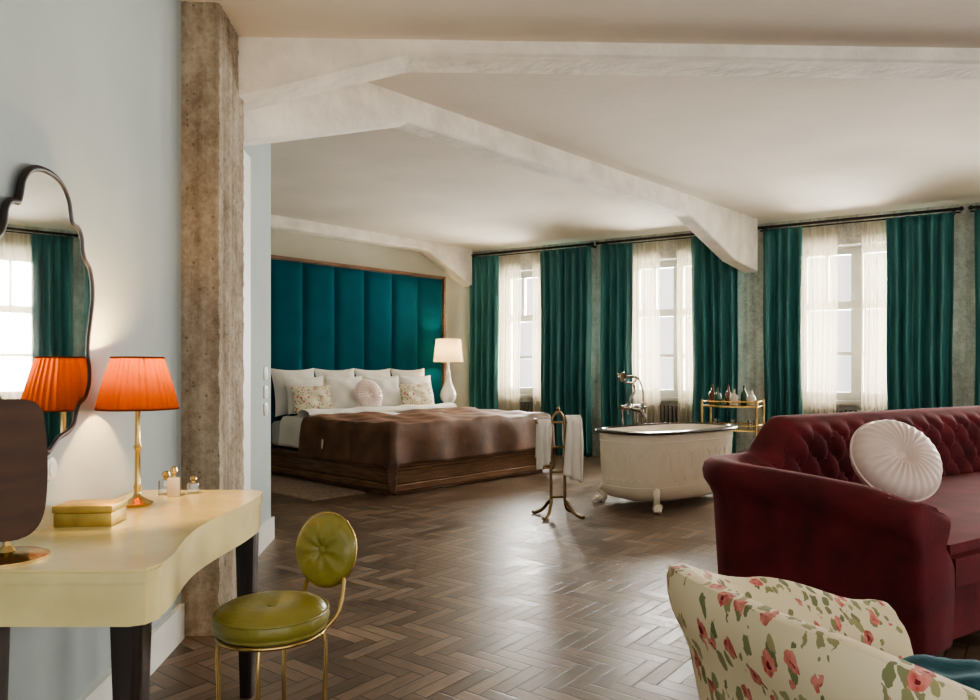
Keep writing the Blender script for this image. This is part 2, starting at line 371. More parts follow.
# concrete pillar
bm=bmesh.new()
nz=110
def colf(a,b):
    P=[(-.02,0),(.155,0),(.155,.42),(-.02,.42)]
    per=[0,.175,.595,.77]; t=a*.77
    for k in range(3):
        if t<=per[k+1]+1e-6:
            f_=(t-per[k])/(per[k+1]-per[k]); x=P[k][0]+(P[k+1][0]-P[k][0])*f_; y=P[k][1]+(P[k+1][1]-P[k][1])*f_; break
    z=b*ZN; r=random.uniform(-.003,.003)
    return Vector((x+(r if .1<x else 0),y+r*(1 if y<.3 else 0),z))
grid_bm(bm,44,nz,colf)
struct(fin('trim_4',bm,CONC,loc=LW(3.11,0),rot=(0,0,RL),angle=60))
struct(box('baseboard_left',(0,YB+.1,0),(.02,3.10,.145),WHITEP,smooth=False,loc=(-1.03,0,0),rot=(0,0,RL)))
struct(box('baseboard_passage',(0,3.56,0),(.02,4.94,.145),WHITEP,smooth=False,loc=(-1.03,0,0),rot=(0,0,RL)))
struct(box('trim_5',(0.001,4.02,.0),(.035,4.20,2.32),WHITEP,smooth=False,loc=(-1.03,0,0),rot=(0,0,RL)))
struct(box('baseboard_back',(-5.0,2.365,0),(3.1,2.389,.12),WHITEP,smooth=False,loc=B0,rot=(0,0,RB)))
for k,z in enumerate((1.10,.98,.87)):
    e=thing('light_switch',LW(4.72,.0,z),RL,'small white plastic wall switch plate near the doorway','light switch','wall switches')
    box('plate',(0,-.04,-.04),(.010,.04,.04),PLASTIC,e,bev=.003); box('rocker',(.010,-.02,-.026),(.016,.02,.026),PLASTIC,e,bev=.002)
e=thing('wall_socket',LW(2.02,.0,.85),RL,'round white wall socket below the wall mirror','socket')
lathe('plate',[(.032,0),(.032,.006),(.028,.009)],PLASTIC,e,rot=(0,pi/2,0)); lathe('socket_well',[(.019,.0091),(.019,.0115),(.013,.012)],PLASTIC,e,rot=(0,pi/2,0))

# ------------------------------------------------------------------ curtains
def curtain(name,s0,s1,z0,z1,o,amp,nf,m,label,cat,group,seed,gather=0):
    rnd=random.Random(seed); ph=[rnd.random()*6 for _ in range(4)]; Wd=s1-s0; bm=bmesh.new()
    def f(a,b):
        z=b*(z1-z0)
        k=1-.35*b
        w=a+.018*sin(a*nf*1.3*pi+ph[1])*(1-b)+.010*sin(a*nf*.8*pi+ph[3]+2.5*b)
        hd=1 if b<.95 else .8
        y=amp*k*hd*(sin(2*pi*nf*w+ph[0])+.35*sin(2*pi*nf*.47*a+ph[2]+.8*(1-b)))
        x=(a-.5)*Wd*(1-.05*(1-b))+.012*sin(3*z+ph[3])*(1-b)
        return Vector((x,y,z))
    grid_bm(bm,int(nf*14),26,f)
    o_=fin(name,bm,m,loc=W((s0+s1)/2,o,z0),rot=(0,0,RW))
    if m is not SHEER:
        so=o_.modifiers.new('th','SOLIDIFY'); so.thickness=.004
    return top(o_,label,cat,group)
CW=[((0.02,.47),(1.12,1.85),(-.05,1.87)),((1.97,2.40),(3.13,3.68),(1.94,3.73)),((3.95,4.36),(5.18,5.78),(3.89,5.84)),((5.95,6.40),(7.30,7.80),(5.92,7.85)),((7.95,8.4),(9.2,9.75),(7.93,9.8))]
for i,(L_,R_,rod) in enumerate(CW):
    for j,(a,b) in enumerate((L_,R_)):
        curtain('curtain',a,b,.012,2.700,-.02,.046,(b-a)*9.5,TEAL,'floor-length pleated teal silk curtain drawn beside a window','curtain','teal window curtains',i*7+j)
    ia,ib=L_[1]-.05,R_[0]+.05; mid=(ia+ib)/2
    curtain('sheer_curtain',ia-.02,ia+(mid-ia)*.86,.02,2.70,.12,.022,8,SHEER,'cream sheer voile curtain parted over a bright window','sheer curtain','sheer window curtains',50+i)
    curtain('sheer_curtain',mid+(ib-mid)*.36,ib+.02,.02,2.70,.12,.022,8,SHEER,'cream sheer voile curtain parted over a bright window','sheer curtain','sheer window curtains',70+i)
    e=thing('curtain_rod',W(rod[0],0,2.73),RW,'black iron double curtain rod mounted above a window','curtain rod','curtain rods')
    Ln=rod[1]-rod[0]
    tube('rod',[(0,-.02,0),(Ln,-.02,0)],.015,IRON,e); tube('sheer_rod',[(0,.12,-.012),(Ln,.12,-.012)],.008,IRON,e)
    for x in (.06,Ln-.06): 
        o=box('bracket',(x-.012,-.03,-.02),(x+.012,.215,.008),IRON,e)
    for x in (0,Ln): lathe('finial',[(.001,-.025),(.02,-.015),(.024,0),(.02,.015),(.001,.025)],IRON,e,seg=12,loc=(x,-.02,0),rot=(0,pi/2,0))
for i,c in enumerate(wins[:4]):
    e=thing('radiator',W(c,.27,0),RW,'dark cast radiator below a window','radiator','radiators under windows')
    for k in range(-9,10):
        box('fin',(k*.05-.018,-.035,.12),(k*.05+.018,.035,.68),RADM,e,bev=.012)
    tube('pipe',[(-.47,0,.16),(.47,0,.16)],.014,RADM,e)
    for x in (-.4,.4): box('foot',(x-.015,-.03,0),(x+.015,.03,.13),RADM,e)

# ------------------------------------------------------------------ headboard & bed
hb=thing('headboard',B(-.36,2.27),RB,'tall teal velvet channelled headboard panel in thin walnut frame','headboard')
hw=3.12; n=7; cw=(hw-.06)/n; bm=bmesh.new()
for k in range(n):
    x0=.03+k*cw
    def f(a,b):
        x=2*a-1; y=2*b-1
        bul=.038*(1-x**4)**.6*min(1,(1-abs(y))*14)**.5
        return Vector((x0+a*cw, -bul+.03, .30+b*2.05))
    grid_bm(bm,12,40,f)
fin('upholstery',bm,TEALV,hb,angle=70)
bm=bmesh.new(); bbox(bm,(0,.031,.02),(hw,.115,2.39)); bbox(bm,(0,-.02,.0),(.03,.031,2.39)); bbox(bm,(hw-.03,-.02,0),(hw,.031,2.39)); bbox(bm,(0,-.02,2.355),(hw,.031,2.39)); bbox(bm,(.0,-.0,.02),(hw,.031,.30))
fin('frame',bm,WOOD,hb,smooth=False)

bed=thing('bed',B(0,0),RB,'king platform bed with walnut base, white linen and brown velvet spread','bed')
bm=bmesh.new()
bbox(bm,(.06,.06,.0),(2.14,2.22,.04)); bbox(bm,(0,0,.035),(2.2,2.22,.10),.012,3); bbox(bm,(.045,.045,.10),(2.155,2.22,.23),.004); bbox(bm,(.02,.02,.215),(2.18,2.22,.245),.01,3); bbox(bm,(-.01,-.01,.245),(2.21,2.22,.285),.014,3)
fin('bed_base',bm,WOOD,bed,smooth=False)
bm=bmesh.new(); bbox(bm,(.07,.07,.295),(2.13,2.20,.565),.05,4); fin('mattress',bm,LINEN,bed)
def drape(name,y0,y1,topz,dx,dy,m,th,seed,inset=.05,flare=.3,nx=110,ny=60,wk=1):
    rnd=random.Random(seed); ph=rnd.random()*6; bm=bmesh.new()
    xa,xb=inset-dx,2.2-inset+dx; ya=(y0-dy) ; yb=y1
    def f(a,b):
        X=xa+a*(xb-xa); Y=ya+b*(yb-ya)
        ex=max(inset-X,X-(2.2-inset),0); ey=max(y0-Y,0)
        sx=-1 if X<1.1 else 1
        bx=min(max(X,inset),2.2-inset); by=max(Y,y0)
        drop=ex+ey if ex*ey>0 else max(ex,ey)
        dr=min(drop,topz-.03)
        z=topz-dr
        wav=.018*sin(13*Y+ph)*min(1,ex*6); wav2=.018*sin(11*X+ph)*min(1,ey*6)
        fx=(.02*min(1,ex*20)+flare*.25*ex+wav)*sx if ex>0 else 0
        fy=-(.02*min(1,ey*20)+flare*.25*ey+wav2) if ey>0 else 0
        wr=wk*(.012*sin(4*X+2.5*Y+ph)+.009*sin(9*X-6*Y+ph)+.007*sin(17*Y+3*X)+.005*sin(23*X+11*Y))
        if drop>0: wr*=.3
        return Vector((bx+fx,by+fy,z+wr))
    grid_bm(bm,nx,ny,f)
    o=fin(name,bm,m,bed,angle=80)
    s=o.modifiers.new('t','SOLIDIFY'); s.thickness=th; s.offset=1
    return o
drape('duvet',1.0,1.86,.60,.27,0,LINEN,.035,4,inset=.04)
drape('bedspread',.02,1.42,.635,.38,.365,SPREAD,.012,9,inset=.0,flare=.35,wk=1.15)
bm=bmesh.new()
grid_bm(bm,60,14,lambda a,b: Vector((.05+a*2.1,1.52+.11*cos(2*pi*b),.665+(.045+.006*sin(a*21))*sin(2*pi*b)+.004*sin(a*40))))
fin('folded_sheet',bm,LINEN,bed)
def pillow(name,x,y,z,w,h,t,tilt,m,label,group,seed,yaw=0):
    bm=bmesh.new(); pillow_bm(bm,w,h,t,seed)
    o=fin(name,bm,m,loc=B(x,y,z)); o.rotation_euler=(Matrix.Rotation(RB+yaw,4,'Z')@Matrix.Rotation(tilt,4,'X')).to_euler()
    return top(o,label,'pillow',group)
for k,x in enumerate((.32,.88,1.44,2.00)):
    pillow('pillow',x,2.10,.88,.56,.54,.150,math.radians(77),LINEN,'large plump white linen pillow propped against the headboard','white bed pillows',k,random.uniform(-.04,.04))
for k,x in enumerate((.34,.88,1.42,1.96)):
    pillow('pillow',x,1.915,.850,.53,.42,.155,math.radians(77),LINEN,'plump white linen pillow resting on the row behind','white bed pillows',k+10,random.uniform(-.04,.04))
pillow('floral_cushion',.32,1.755,.81,.52,.31,.11,math.radians(76),FLORP,'small rectangular floral print cushion on the bed','floral bed cushions',31,.03)
pillow('floral_cushion',1.80,1.755,.81,.52,.31,.11,math.radians(76),FLORP,'small rectangular floral print cushion on the bed','floral bed cushions',32,-.03)
def round_cushion(loc,eul,R,t,m,label,cat='cushion'):
    e=thing('round_cushion',loc,0,label,cat); e.rotation_euler=eul
    bm=bmesh.new()
    for sg in (1,-1):
        def f(a,b,sg=sg):
            th=2*pi*a; r=b
            z=t/2*(max(0,1-r**2.6))**.5*(1-.62*math.exp(-(r/.20)**2))+.030*R*4*cos(28*th)*min(1,r*2)*(1-r)**.6*.35
            return Vector((R*r*cos(th),R*r*sin(th),sg*z))
        grid_bm(bm,196,14,f)
    bmesh.ops.remove_doubles(bm,verts=bm.verts[:],dist=.0004)
    fin('cover',bm,m,e,angle=80)
    lathe('button',[(.001,t*.18),(.025,t*.20),(.028,t*.24),(.018,t*.28),(.001,t*.295)],m,e,seg=16)
    tube('piping',[(R*cos(2*pi*k/60),R*sin(2*pi*k/60),0) for k in range(60)],.006,m,e,seg=6,closed=True)
    return e
round_cushion(B(1.06,1.74,.83),(Matrix.Rotation(RB,4,'Z')@Matrix.Rotation(math.radians(74),4,'X')).to_euler(),.19,.12,SATIN,'round ivory satin tufted cushion leaning on bed pillows')

ns=thing('nightstand',B(2.56,1.96),RB,'small walnut nightstand beside the bed','nightstand')
box('body',(-.23,-.22,.12),(.23,.24,.60),WOOD,ns,bev=.006); box('top_panel',(-.25,-.24,.60),(.25,.25,.625),WOOD,ns,bev=.005)
for zz in (.16,.38):
    dr=box('drawer',(-.20,-.235,zz),(.20,-.22,zz+.19),WOOD,ns,bev=.004); lathe('knob',[(.006,0),(.012,.015),(.008,.025)],BRASS,dr,seg=12,loc=(0,-.235,zz+.1),rot=(pi/2,0,0))
for x in (-.2,.2):
    for y in (-.19,.21): tube('leg',[(x,y,0),(x,y,.13)],[.012,.02],WOOD,ns)
bl=thing('table_lamp',B(2.52,1.95,.625),0,'white sculpted ceramic table lamp with beige drum shade on nightstand','lamp')
lathe('base',[(.075,0),(.08,.02),(.055,.035),(.06,.06),(.10,.11),(.112,.16),(.10,.22),(.07,.28),(.045,.34),(.034,.40),(.030,.47),(.020,.49),(.014,.50),(.014,.56)],ENAM,bl,seg=24)
lathe('lamp_shade',[(.195,.60),(.18,.74),(.165,.90)],IVORY,bl,caps=False)
lathe('bulb',[(.01,.56),(.03,.61),(.035,.65),(.02,.69),(.001,.70)],PLASTIC,bl,seg=12)
r=box('rug',(-.62,.35,0.001),(-.06,2.1,.012),RUG,loc=B0,rot=(0,0,RB),smooth=False); top(r,'thin brown woven rug beside the bed','rug')

# ------------------------------------------------------------------ bathtub
ta=math.radians(38); TX,TY=1.53,6.36
tub=thing('bathtub',(TX,TY,0),ta,'cream freestanding clawfoot bathtub with dark rolled rim and relief','bathtub')
def tubsurf(th,v,shrink=0):
    L0,L1=.61,.69; w0,w1=.33,.345
    lx=(L0+(L1-L0)*v); ly=(w0+(w1-w0)*v)
    if cos(th)<0: lx=(.655+(.68-.655)*v)
    ex=3.0
    c,s=cos(th),sin(th); rr=(abs(c)**ex+abs(s)**ex)**(-1/ex)
    bot=(1-(1-min(1,v*5))**2)**.5 if v<1/5 else 1
    f=(.82+.18*bot)
    return Vector(((lx-shrink)*rr*c*f,(ly-shrink)*rr*s*f,.065+.555*v+shrink*.6*(1-v)))
bm=bmesh.new()
grid_bm(bm,72,28,lambda a,b: tubsurf(2*pi*a,b),True)
bm.verts.ensure_lookup_table(); bm.faces.new([bm.verts[i*29] for i in range(72)][::-1])
grid_bm(bm,72,28,lambda a,b: tubsurf(2*pi*a,b,.03),True)
nv=72*29; bm.verts.ensure_lookup_table(); bm.faces.new([bm.verts[nv+i*29] for i in range(72)])
fin('tub_body',bm,CREAM,tub)
bm=bmesh.new(); NR=90
ring=[]
for (off,dz) in ((.028,-.012),(.034,0),(.028,.010),(-.02,.014),(-.030,.006),(-.026,-.012)):
    ring.append([bm.verts.new(tubsurf(2*pi*k/NR,1,-off)+Vector((0,0,dz))) for k in range(NR)])
for q in range(6):
    A,Bq=ring[q],ring[(q+1)%6]
    for k in range(NR): bm.faces.new((A[k],A[(k+1)%NR],Bq[(k+1)%NR],Bq[k]))
fin('rim',bm,DWOOD,tub)
bm=bmesh.new()
def onsurf(th,v):
    p=tubsurf(th,v); q=tubsurf(th+.01,v); t=(q-p).normalized(); return p+Vector((t.y,-t.x,0))*(-.002)
for c0 in [k*pi/9 for k in range(18)]:
    for q in (-1,1):
        pts=[]
        for t in range(22):
            a=t/21; ang=a*5.0; rr=.09*(1-a*.85)
            pts.append(onsurf(c0+q*(.09-rr*cos(ang)*1.0),.62+rr*sin(ang)*1.7))
        tube_bm(bm,pts,[.005-.0025*i/21 for i in range(22)],6)
        pts=[onsurf(c0+q*(.02+.14*t/12),.38-.08*sin(pi*t/12)) for t in range(13)]
        tube_bm(bm,pts,[.002+.0035*sin(pi*i/12) for i in range(13)],6)
    pts=[onsurf(c0,.40+.32*t/10) for t in range(11)]
    tube_bm(bm,pts,[.002+.004*sin(pi*i/10) for i in range(11)],6)
tube_bm(bm,[onsurf(2*pi*k/90,.86) for k in range(90)],.006,6,True)
tube_bm(bm,[onsurf(2*pi*k/90,.21) for k in range(90)],.005,6,True)
fin('relief',bm,CREAM,tub)
for sx in (-1,1):
    for sy in (-1,1):
        x,y=sx*.46,sy*.235
        P=spline([(x*.95,y*.95,.16),(x*1.06,y*1.16,.15),(x*1.13,y*1.30,.11),(x*1.07,y*1.19,.06),(x*1.10,y*1.28,.035),(x*1.13,y*1.36,.03)],5)
        nn=len(P); bm=bmesh.new(); tube_bm(bm,P,[.050-.026*math.sin(pi*min(1,i/nn*1.2)) if i<nn*.8 else .03 for i in range(nn)],10)
        for tt in (-.35,0,.35):
            dr_=Vector((x,y*1.6,0)).normalized(); dr_=Matrix.Rotation(tt,3,'Z')@dr_
            bp=Vector((x*1.11,y*1.30,.032)); tube_bm(bm,[bp,bp+dr_*.04+Vector((0,0,.006)),bp+dr_*.065+Vector((0,0,-.018))],[.018,.016,.010],8)
        fin('foot',bm,CREAM,tub)
tp=thing('bath_tap',(TX+(-.62*.45)+.79*.03,TY+.79*.45+.62*.03,0),ta,'antique chrome floor-standing bath mixer with cross handles','tap')
for x in (-.10,.10):
    tube('pipe',[(x,0,0),(x,0,.78)],.014,CHROME,tp); lathe('floor_flange',[(.035,0),(.035,.01),(.015,.03)],CHROME,tp,seg=16,loc=(x,0,0))
    bm=bmesh.new(); tube_bm(bm,[(x-.05,-.06,.78),(x+.05,-.06,.78)],.009); tube_bm(bm,[(x,-.06,.73),(x,-.06,.83)],.009); tube_bm(bm,[(x,0,.78),(x,-.07,.78)],.02)
    fin('cross_handle',bm,CHROME,tp)
tube('mixer_body',[(-.13,0,.78),(.13,0,.78)],.024,CHROME,tp,seg=14)
tube('spout',spline([(0,0,.78),(0,-.06,.76),(0,-.13,.75),(0,-.18,.69)],6),.018,CHROME,tp)
tube('riser',spline([(.0,0,.80),(.0,.0,.86),(.06,0,.92),(.05,0,.99),(0,0,1.00)],6),.011,CHROME,tp)
tube('cradle',spline([(-.09,0,1.045),(-.06,0,1.01),(0,0,1.0),(.06,0,1.01),(.09,0,1.045)],5),.009,CHROME,tp)
tube('handset_handle',spline([(-.15,0,1.075),(-.08,0,1.06),(.05,0,1.06),(.12,0,1.04)],5),.012,CHROME,tp)
lathe('hand_shower',[(.012,-.03),(.018,.0),(.045,.03),(.045,.042),(.001,.045)],CHROME,tp,seg=14,loc=(-.15,-.01,1.07),rot=(math.radians(110),0,0))
tube('hose',spline([(.04,0,.76),(.10,.04,.6),(.16,.04,.45),(.20,.03,.62),(.18,.0,.9),(.12,0,1.04)],6),.008,CHROME,tp)

# towel stand
TSX,TSY,TSR=.52,5.66,math.radians(12)
ts=thing('towel_stand',(TSX,TSY,0),TSR,'aged brass twin-post towel stand with splayed feet','towel stand')
for sx in (-1,1):
    for sy in (-1,1):
        tube('foot',spline([(sx*.055,0,.13),(sx*.07,sy*.04,.10),(sx*.10,sy*.09,.04),(sx*.14,sy*.13,.014),(sx*.165,sy*.15,.020)],5),[.013]*20+[.011],ABRASS,ts)
tube('arched_frame',spline([(-.055,0,.11),(-.055,0,.40),(-.055,0,.66),(-.045,0,.75),(0,0,.80),(.045,0,.75),(.055,0,.66),(.055,0,.40),(.055,0,.11)],7),.012,ABRASS,ts)
for zz in (.15,.34,.53): tube('cross_bar',[(-.055,0,zz),(.055,0,zz)],.009,ABRASS,ts)
tube('towel_rail',spline([(-.18,0,.75),(-.175,0,.725),(-.15,0,.72),(0,0,.72),(.15,0,.72),(.175,0,.725),(.18,0,.75)],5),.010,ABRASS,ts)
lathe('finial',[(.010,0),(.018,.015),(.010,.028),(.001,.04)],ABRASS,ts,seg=12,loc=(0,0,.805))
def towel(x,w,zt,drop1,drop2,seed,th=.022):
    bm=bmesh.new(); L=drop1+drop2
    def f(a,b):
        t=b*L-drop1; fl=1+.35*abs(t)
        xx=(a-.5)*w*fl+.03*sin(4*t+seed)*abs(t)
        y=(-.034-.04*abs(t)) if t<0 else (.034+.04*t)
        if abs(t)<.03: y=.034*(t/.03)
        z=-abs(t)+.018-.08*(2*a-1)*seed*.4*min(1,abs(t)*3)
        y+=.022*sin(a*13+seed+2*t)*min(1,abs(t)*6)*(1 if t>0 else -1)
        return Vector((xx,y,z))
    grid_bm(bm,28,40,f)
    o=fin('towel',bm,LINEN,loc=Vector((TSX,TSY,0))+Matrix.Rotation(TSR,3,'Z')@Vector((x,0,zt)),rot=(0,0,TSR),angle=80)
    s=o.modifiers.new('t','SOLIDIFY'); s.thickness=th
    top(o,'thick white hand towel hung over the brass stand','towel','towels on the stand')
towel(-.115,.10,.735,.36,.28,-1); towel(.118,.12,.735,.46,.34,1)

# drinks trolley
tx,ty=2.50,7.62; tr=thing('drinks_trolley',(tx,ty,0),RW,'gilt two-tier drinks trolley near the curtains','trolley')
for x in (-.27,.27):
    for y in (-.17,.17):
        tube('post',[(x,y,.06),(x,y,.82)],.014,BRASS,tr); lathe('caster',[(.001,-.03),(.02,-.022),(.03,0),(.02,.022),(.001,.03)],IRON,tr,seg=14,loc=(x,y,.03),rot=(pi/2,0,0))
for z in (.50,.74):
    box('shelf',(-.28,-.18,z),(.28,.18,z+.02),BRASS,tr,bev=.004)
    tube('rail',[(-.27,-.17,z+.06),(.27,-.17,z+.06),(.27,.17,z+.06),(-.27,.17,z+.06)],.008,BRASS,tr,closed=True)
def bottle(loc,h,r,m,label,group='bottles on the trolley'):
    o=lathe('bottle',[(r*.9,0),(r,h*.04),(r,h*.52),(r*.85,h*.62),(r*.35,h*.74),(r*.3,h*.93),(r*.38,h*.94),(r*.38,h)],m,seg=20,loc=loc); top(o,label,'bottle',group)
RWm=Matrix.Rotation(RW,3,'Z')
for k,(x,y,h,r,m,l) in enumerate([(-.22,.05,.20,.036,AMBERG,'amber glass liquor bottle on the trolley'),(-.14,-.05,.18,.038,GREENG,'green glass bottle on the trolley'),(-.06,.07,.20,.035,AMBERG,'amber glass liquor bottle on the trolley'),(.02,-.04,.16,.042,PALEG,'pale glass decanter bottle on the trolley'),(.10,.06,.20,.036,GREENG,'green glass bottle on the trolley'),(.19,-.03,.15,.045,PALEG,'pale glass decanter bottle on the trolley')]):
    bottle(Vector((tx,ty,.761))+RWm@Vector((x,y,0)),h,r,m,l)
for k,x in enumerate((-.18,0,.18)):
    o=lathe('tumbler',[(.03,0),(.035,.09),(.032,.09),(.027,.01)],CGLASS,seg=20,caps=False,loc=Vector((tx,ty,.521))+RWm@Vector((x,0,0))); top(o,'clear glass tumbler on the lower trolley shelf','glass','tumblers on trolley')

# ------------------------------------------------------------------ sofa
SA=math.radians(32); SO=Vector((1.54,2.68,0)); SL,SD,SR=4.0,1.20,.52
def upath(L,Dp,r,step):
    pts=[]; 
    n=max(2,int((Dp-r)/step))
    for i in range(n): pts.append((0,(Dp-r)*i/n,-1,0))
    na=max(3,int(pi/2*r/step))
    for i in range(na): a=pi-(pi/2)*i/na; pts.append((r+r*cos(a),Dp-r+r*sin(a),cos(a),sin(a)))
    nb=max(1,int((L-2*r)/step))
    for i in range(nb): pts.append((r+(L-2*r)*i/nb,Dp,0,1))
    for i in range(na): a=pi/2-(pi/2)*i/na; pts.append((L-r+r*cos(a),Dp-r+r*sin(a),cos(a),sin(a)))
    for i in range(n+1): pts.append((L,(Dp-r)*(1-i/n),1,0))
    s=0; out=[]
    for k,p in enumerate(pts):
        if k: s+=math.hypot(p[0]-pts[k-1][0],p[1]-pts[k-1][1])
        out.append((*p,s))
    return out
def smooth01(x): x=max(0,min(1,x)); return x*x*(3-2*x)
def shell(name,parent,path,Hf,thick,zbot,zin,m,roll=.045,tuft=0,gs=.17,gz=.115,rows=34,lean=0):
    bm=bmesh.new(); rings=[]
    for (x,y,nx,ny,s) in path:
        Hh=Hf(s); ring=[]
        prof=[(0,zbot),(0,.25*Hh+.05),(0,.5*Hh)]+[(0,Hh-.17),(roll*.35,Hh-.13),(roll*.9,Hh-.09),(roll,Hh-.05),(roll*.75,Hh-.015),(roll*.2,Hh+.008),(-thick*.3,Hh+.012),(-thick*.6,Hh-.003)]
        prof=[(o,z,0) for o,z in prof]
        z0=Hh-.02; z1=zin
        for k in range(rows+1):
            t=k/rows; z=z0+(z1-z0)*t
            o=-thick*.72-thick*.28*min(1,(t*5))**.5-.03*t
            A=s/gs+z/(2*gz); Bq=s/gs-z/(2*gz)
            b=(abs(sin(pi*A))*abs(sin(pi*Bq)))**.5
            o-=tuft*(b-.3)*min(1,t*8)
            prof.append((o,z,0))
        prof.append((-thick-.03,zbot,0))
        for o,z,_ in prof:
            o+=lean*(z-.3)
            ring.append(bm.verts.new((x+nx*o,y+ny*o,z)))
        rings.append(ring)
    K=len(rings[0])
    for a,b in zip(rings,rings[1:]):
        for k in range(K-1): bm.faces.new((a[k],b[k],b[k+1],a[k+1]))
        bm.faces.new((a[K-1],b[K-1],b[0],a[0]))
    for R in (rings[0],rings[-1]):
        c=sum((v.co for v in R),Vector())/K; prev=R
        for sc,dd in ((.965,.018),(.86,.028)):
            nr=[bm.verts.new(Vector((c.x+(v.co.x-c.x)*sc,v.co.y-dd*1.0,c.z+(v.co.z-c.z)*(sc*.5+.5 if v.co.z<c.z else sc*.35+.65)))) for v in R]
            for k in range(K): bm.faces.new((prev[k],prev[(k+1)%K],nr[(k+1)%K],nr[k]))
            prev=nr
        bm.faces.new(prev)
    return fin(name,bm,m,parent,angle=60)
sofa=thing('sofa',SO,SA,'burgundy velvet sofa with deep-buttoned back and rolled arms','sofa')
path=upath(SL,SD,SR,.022); TOT=path[-1][4]
SLEAN=.06; STH=.17
def sofaH(s):
    s=min(s,TOT-s)
    return .662-.035*smooth01(1-s/.22)+.022*sin(pi*max(0,min(1,(s-.2)/1.2)))+.190*smooth01((s-(SD-SR)-.86)/.30)
shell('back_and_arms',sofa,path,sofaH,STH,.07,.34,WINE,roll=.045,tuft=.06,lean=SLEAN)
gs,gz=.17,.115
def atpath(s):
    for a,b in zip(path,path[1:]):
        if a[4]<=s<=b[4]: return a
    return path[-1]
for j in range(4,8):
    z=j*gz
    for i in range(0,int(TOT/gs)+1):
        s=gs*(i+(.5 if j%2 else 0))
        if s>TOT-.05 or s<.05: continue
        if z>sofaH(s)-.06: continue
        if s>SD+2.1: continue
        p=atpath(s); t=(sofaH(s)-.02-z)/(sofaH(s)-.02-.34); o=-(STH*.72+STH*.28*min(1,t*5)**.5+.03*t)+.013+SLEAN*(z-.3)
        bm=bmesh.new(); bmesh.ops.create_uvsphere(bm,u_segments=10,v_segments=6,radius=.013); fin('button',bm,WINE,sofa,loc=(p[0]+p[2]*o,p[1]+p[3]*o,z))
def seatpoly(m_,yf):
    r_=SR-m_; P=[(m_,yf)]
    for i in range(9): a=pi-(pi/2)*i/8; P.append((SR+r_*cos(a),SD-SR+r_*sin(a)))
    for i in range(9): a=pi/2-(pi/2)*i/8; P.append((SL-SR+r_*cos(a),SD-SR+r_*sin(a)))
    P.append((SL-m_,yf)); return P
prism('seat_base',seatpoly(.20,.03),.07,.30,WINE,sofa)
prism('seat_cushion',seatpoly(.225,-.03),.302,.45,WINE,sofa,bev=.04)
for x,y in ((.1,.08),(SL-.1,.08),(.24,SD-.26),(SL-.24,SD-.26),(SL/2,.08)):
    lathe('foot',[(.02,0),(.035,.05),(.04,.09)],DWOOD,sofa,seg=16,loc=(x,y,0))
sm=Matrix.Rotation(SA,3,'Z')
round_cushion(SO+sm@Vector((1.03,.65,.66)),(Matrix.Rotation(SA-.35,4,'Z')@Matrix.Rotation(-.2,4,'Y')@Matrix.Rotation(math.radians(56),4,'X')).to_euler(),.225,.23,SATIN,'round blush satin pleated cushion with central button on the sofa')

# ------------------------------------------------------------------ floral armchair
AO=Vector((1.23,1.235,0)); AR=math.radians(108.4)
ch=thing('armchair',AO,AR,'small barrel armchair in cream floral chintz with sloping arms','armchair')
Wc,Dc,rc=.70,.64,.25
cp=upath(Wc,Dc,rc,.02); CT=cp[-1][4]
def chH(s):
    q=abs(s-CT/2)/(CT/2); return .70-.105*smooth01((q-.18)/.42)-.085*smooth01((q-.60)/.40)
shell('back_and_arms',ch,cp,chH,.08,.10,.30,FLOR,roll=.022,tuft=0,rows=14,lean=.20)
box('seat_base',(.10,.02,.10),(Wc-.10,Dc-.14,.27),FLOR,ch,bev=.02)
box('seat_cushion',(.105,-.01,.27),(Wc-.105,Dc-.16,.37),FLOR,ch,bev=.04,seg=4)
for x,y in ((.06,.06),(Wc-.06,.06),(.12,Dc-.12),(Wc-.12,Dc-.12)): tube('leg',[(x,y,0),(x,y,.11)],[.014,.022],DWOOD,ch)
am=Matrix.Rotation(AR,3,'Z')
bm=bmesh.new(); pillow_bm(bm,.34,.30,.12,5)
tl=thing('teal_cushion',AO+am@Vector((.35,.16,.442)),AR,'teal velvet cushion with dark fringe lying on the armchair seat','cushion')
fin('cover',bm,TEALC,tl)
bm=bmesh.new()
for k in range(110):
    t=k/110*4; q=int(t); u_=(t-q)*2-1
    x,y=((u_*.17,-.15),(.17,u_*.15),(-u_*.17,.15),(-.17,-u_*.15))[q]
    n_=((0,-1),(1,0),(0,1),(-1,0))[q]
    x*=.95;y*=.95
    tube_bm(bm,[(x,y,0),(x+n_[0]*.02,y+n_[1]*.02,-.01),(x+n_[0]*.028,y+n_[1]*.028,-.03)],.003,5)
f_=fin('fringe',bm,DWOOD,tl); f_['kind']='stuff'

